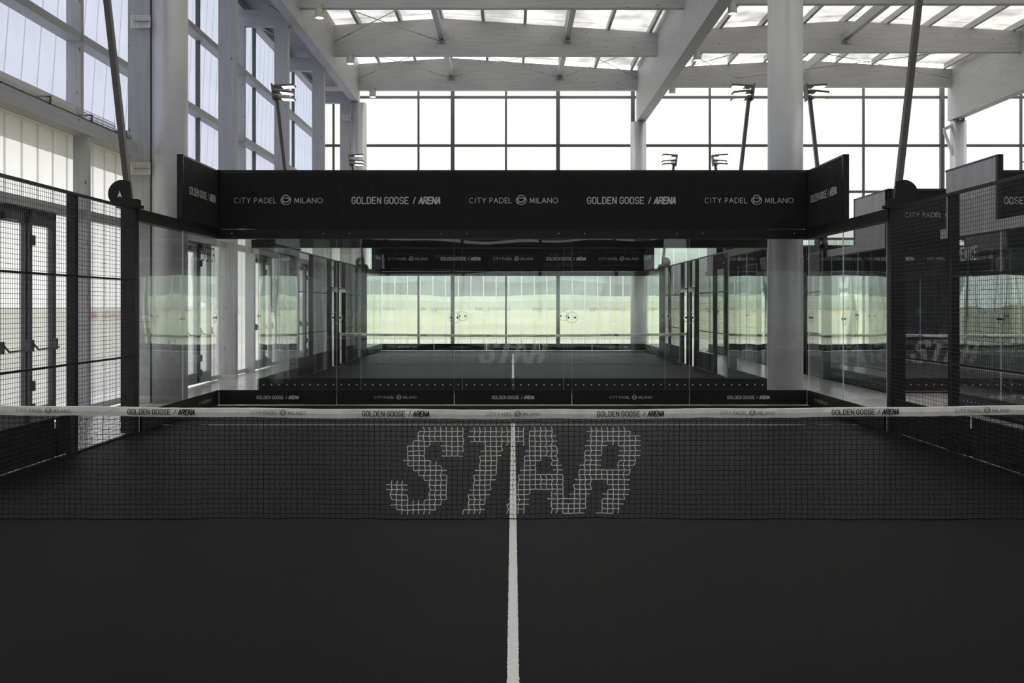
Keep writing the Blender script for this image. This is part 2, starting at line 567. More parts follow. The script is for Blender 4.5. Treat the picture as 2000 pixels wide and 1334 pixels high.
def put_text(parent, parts, centre, right, width, mat, bend=0.0):
    for nm, polys in parts:
        mb = MB()
        c, r = Vector(centre), Vector(right)
        for q in polys:
            mb.face([c + r * (x * width) + Vector((0, 0, y * width + bend * x * width)) for x, y in q])
        mb.build(nm, mat, parent)
def star_poly(cx, cy, r):
    return [(cx + (r if k % 2 == 0 else r * .42) * math.cos(math.pi / 2 + k * math.pi / 5),
             cy + (r if k % 2 == 0 else r * .42) * math.sin(math.pi / 2 + k * math.pi / 5)) for k in range(10)]

# ================================================================== SETTING
X_LOW, X_UP, Y_FAR, X_RIGHT, Y_NEAR = -6.88, -8.02, 36.4, 31.0, -14.5
fl = MB().box(X_UP - .1, X_RIGHT + .2, Y_NEAR - .2, Y_FAR + .1, -.22, -.02).build('floor', M['floor'])
tag(fl, 'glossy pale greyish wood-look hall floor around the courts', kind='structure')
g = MB().box(-260, 260, -160, 320, -.6, -.3).build('ground', M['grass'])
tag(g, 'yellow-green meadow outside the glazed facades', kind='structure')
mb = MB()
mb.face([(-120, 56, -.3), (160, 56, -.3), (160, 108, 1.4), (-120, 108, 1.4)])
mb.face([(-120, 108, 1.4), (160, 108, 1.4), (160, 200, 1.5), (-120, 200, 1.5)])
tag(mb.build('ground', M['grass']), 'gently rising yellow-green meadow bank under the trees', kind='structure')
p = MB().box(-14, 40, Y_FAR + .3, 55, -.3, -.24).build('path', M['gravel'])
tag(p, 'pale gravel strip along the far facade outside', kind='structure')
p = MB().box(-13, X_UP - .3, -20, Y_FAR + .2, -.3, -.24).build('path', M['gravel'])
tag(p, 'pale gravel strip along the doors outside', kind='structure')

# ---- left facade: lower wall with doors, ledge, milky upper wall
wall_l = thing('wall_left', (X_LOW, 12, 0), 'two-storey polycarbonate wall with doors and a timber ledge', kind='structure')
DOORS = [(5.83, 7.63), (14.05, 16.05), (20.3, 22.3), (26.3, 28.3)]
LOW_POSTS = [2.6, 8.5, 13.55, 19.5, 25.4, 31.5]
MAINS = [-13, -7, -1, 5, 11, 17, 23, 29, 35]
STEP = .52
low_full = MB().box(-.012, .012, 0, STEP - .02, 0, 4.33).mesh('pane', M['pane_low'])
low_top = MB().box(-.012, .012, 0, STEP - .02, 3.2, 4.33).mesh('pane', M['pane_low'])
def low_rib(z0):
    r = MB()
    r.face([(.018, -.011, z0), (.018, .011, z0), (.018, .011, 4.33), (.018, -.011, 4.33)])
    return r.mesh('rib', M['rib_dark'])
rib_low, rib_top = low_rib(0), low_rib(3.2)
y = 2.0
k = 0
while y < Y_FAR - .2:
    hit = any(a - .12 < y + STEP and y < b + .12 for a, b in DOORS)
    inst(low_top if hit else low_full, 'pane', (X_LOW, y + .01, 0), wall_l)
    inst(rib_top if hit else rib_low, 'rib', (X_LOW, y, 0), wall_l)
    y += STEP
MB().box(X_LOW - .012, X_LOW + .012, Y_NEAR, 1.98, 0, 4.33).build('pane', M['pane_low'], wall_l)
# fill beside the doors
for a, b in DOORS:
    y0 = 2.0 + math.floor((a - .12 - 2.0) / STEP) * STEP
    y1 = 2.0 + math.ceil((b + .12 - 2.0) / STEP) * STEP
    MB().box(X_LOW - .012, X_LOW + .012, y0, a - .06, 0, 3.1).build('pane', M['pane_low'], wall_l)
    MB().box(X_LOW - .012, X_LOW + .012, b + .06, y1, 0, 3.1).build('pane', M['pane_low'], wall_l)
up_pane = MB()
for xx in (-.012, .012):
    up_pane.face([(xx, 0, 4.4), (xx, .6, 4.4), (xx, .6, 10.3), (xx, 0, 10.3)])
up_pane = up_pane.mesh('pane', M['pane_left'])
mb = MB()  # tilted rib shadows, laid on the panels as faint denser strips
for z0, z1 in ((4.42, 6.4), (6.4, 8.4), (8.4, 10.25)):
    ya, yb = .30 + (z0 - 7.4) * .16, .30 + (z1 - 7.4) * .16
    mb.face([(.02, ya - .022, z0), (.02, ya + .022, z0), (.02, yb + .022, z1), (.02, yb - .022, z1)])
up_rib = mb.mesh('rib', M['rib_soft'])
y = 2.0
while y < Y_FAR - .3:
    inst(up_pane, 'pane', (X_UP, y, 0), wall_l)
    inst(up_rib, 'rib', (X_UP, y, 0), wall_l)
    y += .6
MB().box(X_UP - .012, X_UP + .012, Y_NEAR, 1.98, 4.4, 10.3).build('pane', M['pane_left'], wall_l)
for z in (6.43, 8.38, 10.2):
    MB().box(X_UP + .03, -7.72, Y_NEAR, Y_FAR, z, z + .15).build('rail', M['ty'], wall_l)
for m_ in MAINS:
    if m_ > 12:
        MB().box(X_UP + .03, X_UP + .13, m_ + 1.95, m_ + 2.03, 4.5, 10.2).build('mullion', M['frame'], wall_l)
MB().box(X_UP, X_LOW + .02, Y_NEAR, Y_FAR, 4.36, 4.46).build('ledge_panel', M['soffit'], wall_l)
MB().box(X_LOW + .02, X_LOW + .18, Y_NEAR, Y_FAR, 3.06, 3.2).build('header_rail', M['ty'], wall_l)
mb = MB()
for (a, b) in zip([Y_NEAR] + [d[1] + .06 for d in DOORS], [d[0] - .06 for d in DOORS] + [Y_FAR]):
    mb.box(X_LOW + .012, X_LOW + .05, a, b, 0, .1)
tag(mb.build('baseboard_left', M['plate']), 'low pale skirting along the door wall', kind='structure')
# red mirrored print on the outside of the panels
def red_row(parent, pts, right):
    for c in pts:
        put_text(parent, GG, c, right, 1.45, M['print_red'])
red_row(wall_l, [(X_LOW - .03, yy, 1.55) for yy in (9.9, 12.4, 18.3, 24.0)], (0, -1, 0))

# timber posts, outer posts, ties, ledge beams
for i, m_ in enumerate(MAINS):
    nb = {11: 'bracketed to the thick near steel column', 17: 'between second and third double doors', 23: 'just past the third double door',
          29: 'just past the fourth double door', 35: 'bracketed to the far steel column', 5: 'just before the first double door', -1: 'beside the STAR net end'}.get(m_, 'near the entrance end wall')
    t = thing('timber_post', (-6.645, m_, 0), 'tall whitewashed timber post ' + nb, 'post', 'timber posts of the door wall')
    MB().box(-6.86, -6.465, m_ - .12, m_ + .12, .1, 9.75).build('shaft', M['tz'], t)
    MB().box(-6.865, -6.46, m_ - .13, m_ + .13, -.02, .1).build('plinth', M['plate'], t)
    t = MB().box(-7.98, -7.72, m_ - .07, m_ + .07, 4.46, 9.75).build('outer_post', M['tz'], off=(-7.85, m_, 4.46))
    t.location = (-7.85, m_, 4.46)
    tag(t, 'slim upper-wall post behind the timber post ' + nb, 'post', 'outer posts of the upper wall')
    t = MB().box(-7.98, -6.43, m_ - .1, m_ + .1, 9.75, 10.22).build('tie_beam', M['tx'], off=(-7.2, m_, 9.75))
    t.location = (-7.2, m_, 9.75)
    tag(t, 'short timber tie beam above the post ' + nb, 'beam', 'tie beams above the posts')
LP_NOTE = ['ahead of the first double door', 'beside the first double door', 'hidden behind the near steel column', 'midway between second and third doors', 'behind the second court fence', 'past the last double door']
for yy, nt in zip(LOW_POSTS, LP_NOTE):
    t = MB().box(-6.86, -6.63, yy - .06, yy + .06, -.02, 4.36).build('door_wall_post', M['tz'], off=(-6.74, yy, 0))
    t.location = (-6.74, yy, 0)
    tag(t, 'half-height whitewashed post ' + nt, 'post', 'half-height posts of the door wall')
for a, b in zip(MAINS[:-1], MAINS[1:]):
    if b < 5: continue
    t = MB().box(-6.85, -6.61, a + .14 if b != 11 else a + .14, b - .35, 4.36, 4.57).build('ledge_beam', M['ty'], off=(-6.73, (a + b) / 2, 4.36))
    t.location = (-6.73, (a + b) / 2, 4.36)
    tag(t, 'knotty timber ledge beam over the doors' + {5: ' nearest the entrance', 11: ' carrying a perforated cable tray', 17: ' behind the near steel column', 23: ' over the third double door', 29: ' over the fourth double door', 35: ' next to the far facade'}[b], 'beam', 'ledge beams over the doors')
# cable tray on the ledge (perforated)
tray = thing('cable_tray', (-6.75, 7, 4.57), 'perforated grey metal cable tray lying on the timber ledge', 'cable tray')
def perforated(mb, x, y0, y1, z0, z1, rows, pitch):
    n = int((y1 - y0) / pitch)
    hz = (z1 - z0) / rows
    h = .34
    for i in range(n):
        for j in range(rows):
            a, c = y0 + i * pitch, z0 + j * hz
            P = [(x, a, c), (x, a + pitch, c), (x, a + pitch, c + hz), (x, a, c + hz)]
            cx, cz, rr, rz = a + pitch / 2, c + hz / 2, pitch * h, hz * h
            Q = [(x, cx - rr, cz - rz), (x, cx + rr, cz - rz), (x, cx + rr, cz + rz), (x, cx - rr, cz + rz)]
            for e in range(4):
                mb.face([P[e], P[(e + 1) % 4], Q[(e + 1) % 4], Q[e]])
mb = MB(); perforated(mb, -6.625, 5.2, 10.4, 4.575, 4.665, 3, .04); mb.build('front_side', M['steel'], tray)
mb = MB(); perforated(mb, -6.9, 8.6, 10.4, 4.60, 4.86, 5, .05); mb.build('back_side', M['steel'], tray)
MB().box(-6.9, -6.89, 5.2, 8.6, 4.60, 4.86).build('back_side', M['plate'], tray)
mb = MB()
MB().box(-6.9, -6.625, 5.2, 10.4, 4.60, 4.605).build('bottom', M['steel'], tray)
for yy in (5.4, 7.0, 8.55, 10.1):
    mb = MB()
    mb.box(-6.9, -6.615, yy, yy + .03, 4.68, 4.70)
    mb.box(-6.62, -6.60, yy, yy + .03, 4.572, 4.70)
    mb.build('bracket', M['lamp_body'], tray)

# doors
for i, (a, b) in enumerate(DOORS):
    d = thing('door_%d' % (i + 1), (X_LOW, (a + b) / 2, 0), 'double glazed metal door with panic bars in the polycarbonate wall', kind='structure')
    mat = M['door_metal'] if i == 0 else M['door_alu']  # first door darker: its backlit shade is put into the metal colour
    dk = M['door_metal']
    mid = (a + b) / 2
    x0, x1 = X_LOW - .04, X_LOW + .07
    mb = MB()
    mb.box(x0, x1, a - .06, a, 0, 3.06); mb.box(x0, x1, b, b + .06, 0, 3.06); mb.box(x0, x1, a - .06, b + .06, 2.98, 3.06)
    mb.build('frame', mat, d)
    for s, (p0, p1) in enumerate(((a, mid), (mid, b))):
        lf = MB()
        lf.box(x0 + .02, x1, p0 + .005, p0 + .075, .02, 2.97); lf.box(x0 + .02, x1, p1 - .075, p1 - .005, .02, 2.97)
        lf.box(x0 + .02, x1, p0 + .075, p1 - .075, 2.85, 2.97); lf.box(x0 + .02, x1, p0 + .075, p1 - .075, .02, .25)
        leaf = lf.build('leaf', mat, d)
        MB().box(X_LOW - .01, X_LOW + .01, p0 + .075, p1 - .075, .25, 2.85).build('glass', M['pane_low'], leaf)
        pb = MB()
        e0, e1 = (p0 + .04, p1 - .04)
        zc = 1.08
        pb.box(x1, x1 + .06, e0 - .03, e0 + .03, zc - .02, zc + .14); pb.box(x1, x1 + .06, e1 - .03, e1 + .03, zc - .02, zc + .14)
        pb.tube((x1 + .05, e0, zc + .10), (x1 + .09, e0 + .10, zc), .014, n=6)
        pb.tube((x1 + .09, e0 + .10, zc), (x1 + .09, e1 - .02, zc + .01), .014, n=6)
        pb.build('panic_bar', dk, leaf)
    st = MB()
    st.box(x1, x1 + .045, mid - .045, mid + .045, .05, 2.97)
    for zz in (.18, .5, 2.55, 2.9):
        st.tube((x1 + .04, mid + .05, zz), (x1 + .04, mid + .05, zz + .14), .045, n=10)
    st.build('bolt_rod', dk, d)
    MB().box(x1, x1 + .12, a + .1, a + .45, 2.86, 2.96).build('door_closer', dk, d)

# ---- far facade
wall_b = thing('wall_back', (6, Y_FAR, 0), 'tall glazed far facade of white polycarbonate with grey mullions', kind='structure')
THICK = [-2.47, 1.84, 4.9, 17.55]
THIN = [-7.35, -3.87, -.29, 8.06, 11.2, 14.35, 20.8, 24.1, 27.4]
for x in THICK:
    MB().box(x - .075, x + .075, Y_FAR - .22, Y_FAR - .03, 0, 11.1).build('mullion', M['frame'], wall_b)
for x in THIN:
    MB().box(x - .04, x + .04, Y_FAR - .14, Y_FAR - .03, 0, 11.1).build('mullion', M['frame'], wall_b)
for z in (4.4, 6.33, 8.22, 10.2):
    MB().box(X_UP, X_RIGHT, Y_FAR - .12, Y_FAR - .035, z, z + .1).build('rail', M['frame'], wall_b)
xs = sorted([X_UP] + THICK + THIN + [X_RIGHT])
for x0, x1 in zip(xs[:-1], xs[1:]):
    for z0, z1 in ((4.45, 6.38), (6.38, 8.27), (8.27, 10.25), (10.25, 11.4)):
        MB().box(x0 + .01, x1 - .01, Y_FAR - .012, Y_FAR + .012, z0 + .01, z1 - .01).build('pane', M['pane_high'], wall_b)
lf = MB().box(0, STEP - .02, -.012, .012, 0, 4.45).mesh('pane', M['pane_far_low'])
rf = MB()
rf.face([(-.022, -.02, 0), (.022, -.02, 0), (.022, -.02, 4.45), (-.022, -.02, 4.45)])
for sx in (-.022, .022):
    rf.face([(sx, -.02, 0), (sx, .02, 0), (sx, .02, 4.45), (sx, -.02, 4.45)])
rf = rf.mesh('rib', M['rib'])
x = X_UP + .05
while x < 14.6:
    inst(lf, 'pane', (x + .01, Y_FAR, 0), wall_b)
    inst(rf, 'rib', (x, Y_FAR, 0), wall_b)
    x += STEP
red_row(wall_b, [(-5.55 + 2.36 * k, Y_FAR + .03, 1.58) for k in range(9)], (-1, 0, 0))
MB().box(14.6, X_RIGHT, Y_FAR - .3, Y_FAR + .02, 0, 4.4).build('dark_panelling', M['dark_wall'], wall_b)

# ---- right wall and wall behind the camera
wall_r = thing('wall_right', (X_RIGHT, 11, 0), 'dark lower wall under grey panelling', kind='structure')
MB().box(X_RIGHT, X_RIGHT + .2, Y_NEAR, Y_FAR, 0, 5.0).build('dark_panelling', M['dark_wall'], wall_r)
for a, b in zip(MAINS[:-1], MAINS[1:]):
    MB().box(X_RIGHT + .05, X_RIGHT + .07, a + .05, b - .05, 5.0, 10.6).build('wall_panel', M['soffit'], wall_r)  # unseen upper wall, closed to cut the light from this side
    MB().box(X_RIGHT, X_RIGHT + .12, a - .05, a + .05, 5.0, 10.6).build('mullion', M['frame'], wall_r)
wall_f = thing('wall_front', (11, Y_NEAR, 0), 'tall glazed end wall opposite the far facade', kind='structure')
for k in range(13):  # unseen; opaque and dark panels added to cut its light and reflections
    x0 = X_UP + k * 3.0
    MB().box(x0 + .06, x0 + 2.94, Y_NEAR - .012, Y_NEAR + .012, 0, 4.4).build('pane' if x0 < 4 else 'dark_panelling', M['pane_low'] if x0 < 4 else M['dark_wall'], wall_f)  # dark panels here are added to cut light and reflections
    MB().box(x0 + .06, x0 + 2.94, Y_NEAR - .012, Y_NEAR + .012, 4.5, 11.2).build('pane' if k % 2 else 'wall_panel', M['pane_left'] if k % 2 else M['soffit'], wall_f)
    MB().box(x0 - .06, x0 + .06, Y_NEAR - .05, Y_NEAR + .15, 0, 11.2).build('mullion', M['frame'], wall_f)
MB().box(X_UP, X_RIGHT, Y_NEAR - .02, Y_NEAR + .1, 4.4, 4.5).build('rail', M['frame'], wall_f)

# ---- roof
ceil = thing('ceiling', (5, 12, 11.3), 'pitched translucent roof on purlins above timber beams', kind='structure')
BAYS = [dict(x0=-6.13, x1=4.93, r=-2.45, zb=10.27, zr=11.54, sl=(-.064, -.067)),
        dict(x0=5.28, x1=17.4, r=11.4, zb=10.39, zr=11.45, sl=(-.055, -.058)),
        dict(x0=17.75, x1=31.0, r=24.3, zb=10.39, zr=11.45, sl=(-.055, -.058))]
def roof_z(bay, x):
    d = x - bay['r']
    return bay['zr'] + (bay['sl'][0] * -d if d < 0 else bay['sl'][1] * d)
CROSS = [m_ for m_ in MAINS]
BN = ['between the left and middle roof beams', 'between the middle and right roof beams', 'beyond the right roof beam']
BN = ['over STAR court', 'over VENICE court', 'past outermost roof beam']
for bi, bay in enumerate(BAYS):
    for m_ in CROSS:
        if bi == 2 and m_ < 17: continue
        poly = [(bay['x0'], bay['zb']), (bay['x1'], bay['zb']), (bay['x1'], roof_z(bay, bay['x1'])), (bay['r'], bay['zr']), (bay['x0'], roof_z(bay, bay['x0']))]
        t = MB().prism(poly, 1, m_ - .12, m_ + .12).build('cross_beam', M['tx'], off=(bay['r'], m_, bay['zb']))
        t.location = (bay['r'], m_, bay['zb'])
        wh_ = {35: 'next to far facade', 29: 'second from far facade', 23: 'third from far facade', 17: 'fourth from far facade', 11: 'fifth from far facade', 5: 'sixth from far facade'}.get(m_, 'near the entrance end')
        tag(t, 'pitched whitewashed timber cross beam %s, %s' % (BN[bi], wh_), 'beam', 'pitched cross beams')
        if m_ < 11: continue
        dl = thing('downlight', (bay['x0'] + (.55 if bi == 0 else 1.05), m_, bay['zb']), 'cream downlight under the cross beam %s, %s' % (BN[bi], wh_), 'lamp', 'ceiling downlights')
        bx, by, bz = dl['_base']
        MB().tube((bx, by, bz - .26), (bx, by, bz), .13, n=20).build('housing', M['downlight'], dl, smooth=False)
        MB().tube((bx, by, bz - .268), (bx, by, bz - .258), .115, n=20).build('lens', M['downlens'], dl)
    xs = [bay['r'] + 1.43 * k for k in range(-5, 6) if bay['x0'] - .1 < bay['r'] + 1.43 * k < bay['x1'] + .1]
    for a, b in zip(CROSS[:-1], CROSS[1:]):
        if bi == 2 and a < 17: continue
        for x in xs:
            z = roof_z(bay, x)
            MB().box(x - .05, x + .05, a - .12 if a > -13 else a, b - .12, z, z + .2).build('purlin', M['ty'], ceil)
        xe = [bay['x0'] - .15] + [x for x in xs if bay['x0'] + .5 < x < bay['x1'] - .5] + [bay['x1'] + .15]
        if b > 15:
            for x0, x1 in zip(xe[:-1], xe[1:]):
                z0, z1 = roof_z(bay, x0) + .2, roof_z(bay, x1) + .2
                mb = MB()
                mb.hexa([(x0, a, z0), (x1, a, z1), (x1, b, z1), (x0, b, z0), (x0, a, z0 + .03), (x1, a, z1 + .03), (x1, b, z1 + .03), (x0, b, z0 + .03)])
                mb.build('roof_panel', M['roofpane'], ceil)
        else:
            for x0, x1 in ((xe[0], bay['r']), (bay['r'], xe[-1])):
                z0, z1 = roof_z(bay, x0) + .2, roof_z(bay, x1) + .2
                mb = MB()
                mb.hexa([(x0, a, z0), (x1, a, z1), (x1, b, z1), (x0, b, z0), (x0, a, z0 + .03), (x1, a, z1 + .03), (x1, b, z1 + .03), (x0, b, z0 + .03)])
                mb.build('roof_panel', M['roofpane'], ceil)
        if b > 15 and bi < 2:
            for x in ([-2.45, 1.86] if bi == 0 else [11.4]):
                zz = 10.82
                MB().box(x - .085, x + .085, a + .12, b - .12, zz, zz + .3).build('strut', M['ty'], ceil)
                pl = MB().box(x - .16, x + .16, b - .14, b - .12, zz - .16, zz - .02)
                pl.box(x - .05, x + .05, b - .2, b - .14, zz - .12, zz - .06)
                pl.build('gusset_plate', M['steel'], ceil)
# bracing rods
def rod(p, q):
    mb = MB().tube(p, q, .014, n=6)
    p, q = Vector(p), Vector(q)
    for f in (.18, .82):
        c = p.lerp(q, f); d = (q - p).normalized() * .12
        mb.tube(c - d, c + d, .026, n=6)
    mb.build('brace_rod', M['steel'], ceil)
for x0, x1, a, b in ((-6.1, -2.45, 23, 29), (-6.1, -2.45, 29, 35), (-2.45, 1.86, 29, 35), (1.86, 4.9, 29, 35), (5.3, 8.9, 29, 35), (8.9, 17.3, 29, 35)):
    z = 10.74
    rod((x0, a + .12, z), (x1, b - .14, z)); rod((x1, a + .12, z), (x0, b - .14, z))
rod((-7.7, 17.2, 10.0), (-6.5, 22.8, 10.0)); rod((-7.7, 23.2, 10.0), (-6.5, 28.8, 10.0))
MB().box(X_UP - .1, -6.3, Y_NEAR, Y_FAR, 10.42, 10.5).build('soffit', M['soffit'], ceil)

for nm, x0, x1, z0, z1, lab in (('main_beam', -6.43, -6.13, 9.8, 11.42, 'deep whitewashed timber roof beam beside the door wall'),
                                ('main_beam', 4.93, 5.28, 9.05, 11.35, 'deep whitewashed timber roof beam between the STAR and VENICE courts'),
                                ('main_beam', 17.4, 17.75, 9.1, 11.35, 'deep whitewashed timber roof beam on the strutted far column')):
    cx = (x0 + x1) / 2
    t = MB().box(x0, x1, Y_NEAR + .2, 35.3, z0, z1).build(nm, M['ty'], off=(cx, 12, z0))
    t.location = (cx, 12, z0)
    tag(t, lab, 'beam', 'main roof beams')
# steel columns
def column(x, y, top, lab, brackets=None, fork=False):
    c = thing('steel_column', (x, y, 0), lab, 'column', 'round steel columns')
    MB().tube((x, y, -.02), (x, y, top), .31, n=48, caps=True).build('shaft', M['column'], c, smooth=False)
    sh = [o for o in kids(c)][0]
    for pl in sh.data.polygons:
        pl.use_smooth = len(pl.vertices) == 4
    if brackets:
        for z in brackets:
            mb = MB()
            mb.box(x - .62, x - .27, y - .26, y - .245, z - .11, z + .11)
            mb.build('bracket_plate', M['plate'], c)
            mb = MB()
            mb.box(x - .56, x - .29, y - .30, y - .26, z - .008, z + .008)
            for ii in range(6):
                for jj in (-.08, -.045, .045, .08):
                    mb.tube((x - .58 + ii * .05, y - .26, z + jj), (x - .58 + ii * .05, y - .266, z + jj), .009, n=6)
            mb.build('bracket_bolts', M['steel'], c)['kind'] = 'stuff'
    if fork:
        mb = MB()
        for dx in (-.22, .02):
            mb.box(x + dx, x + dx + .11, y - .34, y - .24, top - .05, top + 1.15)
        mb.build('fork_plate', M['frame'], c)
        mb = MB()
        mb.bar((x - .62, y - .1, top - .35), (x - .2, y - .1, top - .15), .1, .12)
        mb.bar((x - .6, y - .1, top - .4), (x - .28, y - .1, top - 1.3), .08, .1)
        mb.build('strut', M['column'], c)
column(-6.145, 11, 9.8, 'thick round grey steel column bracketed to a timber post by the doors', (1.42, 4.13, 6.73))
column(4.88, 11, 9.05, 'thick round grey steel column at the corner of the STAR court end wall')
column(-6.13, 35, 9.75, 'slender-looking round column bracketed to the last timber post', (1.42, 9.15))
column(4.98, 35, 9.0, 'round far column under the roof beam between the courts')
column(17.7, 35, 9.05, 'round far column with a steel fork and diagonal strut', fork=True)
column(17.6, 11, 9.05, 'round column at the outer side of the VENICE court')
column(-6.145, -13, 9.8, 'round column in the near corner by the door wall')
column(4.88, -13, 9.05, 'round column beside the end wall nearest the entrance')

# ================================================================== COURTS
PITCH_X, PITCH_Y = 12.45, 23.0
COURTS = {'A': (0, 0), 'B': (0, PITCH_Y), 'C': (PITCH_X, 0), 'D': (PITCH_X, PITCH_Y)}
CN = {'A': 'STAR-net court in front', 'B': 'second court behind the glass end wall', 'C': 'VENICE court', 'D': 'court behind the VENICE court'}
def jag_line(x0, x1, y0, y1, along):
    """painted line strip with slightly frayed edges"""
    mb = MB()
    L = (y1 - y0) if along == 'y' else (x1 - x0)
    n = max(2, int(L / .012))
    a = (x0, x1) if along == 'y' else (y0, y1)
    st = (y0 if along == 'y' else x0)
    prev = None
    for i in range(n + 1):
        p = st + L * i / n
        j0, j1 = random.uniform(-.0025, .0025), random.uniform(-.0025, .0025)
        q = ((a[0] + j0, p, .004), (a[1] + j1, p, .004)) if along == 'y' else ((p, a[0] + j0, .004), (p, a[1] + j1, .004))
        if prev:
            f = [prev[0], prev[1], q[1], q[0]] if along == 'y' else [prev[0], q[0], q[1], prev[1]]
            mb.face(f)
        prev = q
    return mb
turf_me = MB().box(-5.1, 5.1, -10.06, 10.06, -.03, 0).mesh('turf', M['turf'])
cl_me = jag_line(-.0275, .0275, -7.15, 7.15, 'y').mesh('court_line', M['line'])
sl_me = jag_line(-5.0, 5.0, -.025, .025, 'x').mesh('court_line', M['line'])
for key, (cx, cy) in COURTS.items():
    t = inst(turf_me, 'turf', (cx, cy, 0))
    tag(t, 'black artificial turf of the ' + CN[key], kind='structure')
    t['_base'] = (cx, cy, 0)
    inst(cl_me, 'court_line', (cx, cy, 0), t)
    inst(sl_me, 'court_line', (cx, cy + 6.95, 0), t)
    inst(sl_me, 'court_line', (cx, cy - 6.95, 0), t)

# ---- half-court prototypes (local court coordinates, net at y=0, end wall at y=10)
def wire_grid(mb, o, u, v, lu, lv, step, r):
    o, u, v = Vector(o), Vector(u), Vector(v)
    for i in range(int(lu / step) + 1):
        mb.wire(o + u * (i * step), o + u * (i * step) + v * lv, r)
    for j in range(int(lv / step) + 1):
        mb.wire(o + v * (j * step), o + v * (j * step) + u * lu, r)
    return mb
glass_mats = [M['glass'], M['edge']]
def glass_box(x0, x1, y0, y1, z0, z1, thin):
    mis = [1, 1, 0, 1, 0, 1] if thin == 'y' else [1, 1, 1, 0, 1, 0]
    return MB().box(x0, x1, y0, y1, z0, z1, mis=mis)
HEAD0 = 2.84
def clamp(c, nrm, mb_ring, mb_bolt, tang):
    c, n, t = Vector(c), Vector(nrm), Vector(tang)
    k = 22
    up = Vector((0, 0, 1))
    R0, R1 = .088, .10
    for i in range(k):
        a0, a1 = 2 * math.pi * i / k, 2 * math.pi * (i + 1) / k
        P = lambda r, a: c + t * (r * math.cos(a)) + up * (r * math.sin(a))
        mb_ring.hexa([P(R0, a0) - n * .006, P(R1, a0) - n * .006, P(R1, a1) - n * .006, P(R0, a1) - n * .006,
                      P(R0, a0) + n * .006, P(R1, a0) + n * .006, P(R1, a1) + n * .006, P(R0, a1) + n * .006])
    for s in (-1, 1):
        mb_bolt.tube(c + t * (.055 * s) - n * .02, c + t * (.055 * s) + n * .02, .017, n=10)

def make_back(flip=0):
    t = thing('end_wall', (0, 10, 0))
    for i in range(5):
        x0 = -5 + 2 * i
        glass_box(x0 + .004, x0 + 1.996, 10.0, 10.012, .0, HEAD0, 'y').build('glass_pane', glass_mats, t)
    for i in range(1, 5):
        r, b = MB(), MB()
        clamp((-5 + 2 * i, 10.02, 1.5), (0, 1, 0), r, b, (1, 0, 0))
        ro = r.build('clamp', M['disc'], t)
        b.build('bolt', M['black'], ro)['kind'] = 'stuff'
    hb = MB().box(-5.05, 5.05, 9.985, 10.12, HEAD0, 3.0).build('header_beam', M['black'], t)
    mb = MB()
    for i in range(6):
        for d in (-.22, .22):
            x = -5 + 2 * i + d
            if -5 < x < 5:
                mb.tube((x, 9.983, 2.93), (x, 9.986, 2.93), .009, n=8)
    mb.build('bolt', M['plate'], hb)['kind'] = 'stuff'
    fr = MB()
    fr.box(-5.05, 5.05, 10.0, 10.05, 3.97, 4.01)
    for x in (-5.03, 5.03):
        fr.box(x - .035, x + .035, 9.96, 10.05, 3.0, 4.01)
    for i in range(6):
        x = -5 + 2 * i
        fr.box(x - .025, x + .025, 10.03, 10.08, 3.0, 3.97)
    fr.build('banner_frame', M['black'], t)
    g = MB()
    wire_grid(g, (-5, 9.985, 3.02), (1, 0, 0), (0, 0, 1), 10, .95, .05, .0022)
    g.build('wire_mesh', M['wire'], t)['kind'] = 'stuff'
    for i in range(5):
        x0 = -5 + 2 * i
        bp = MB().box(x0 + .006, x0 + 1.994, 10.0, 10.006, 3.005, 3.965).build('banner_panel', M['banner'], t)
        put_text(bp, CP if i % 2 == flip else GG, (x0 + 1.01, 9.98, 3.49), (1, 0, 0), 1.51, M['print_'])
        put_text(bp, CP if i % 2 == 0 else GG, (x0 + .99, 10.09, 3.49), (-1, 0, 0), 1.51, M['print_'])
        kb = MB().box(x0 + .008, x0 + 1.992, 9.975, 9.99, .022, .27).build('kick_board', M['kick'], t)
        put_text(kb, GG if i % 2 == 0 else CP, (x0 + 1.0, 9.973, .145), (1, 0, 0), .72, M['print_'])
        ko = MB().box(x0 + .008, x0 + 1.992, 10.02, 10.03, .03, .255).build('kick_board', M['kick'], t)
        mb = MB()
        for k in range(13):
            c = Vector((x0 + .08 + k * .153, 10.032, .145))
            mb.face([c + Vector((-px, 0, py)) for px, py in star_poly(0, 0, .021)])
        mb.build('star_print', M['print_white'], ko)['kind'] = 'stuff'
    return t

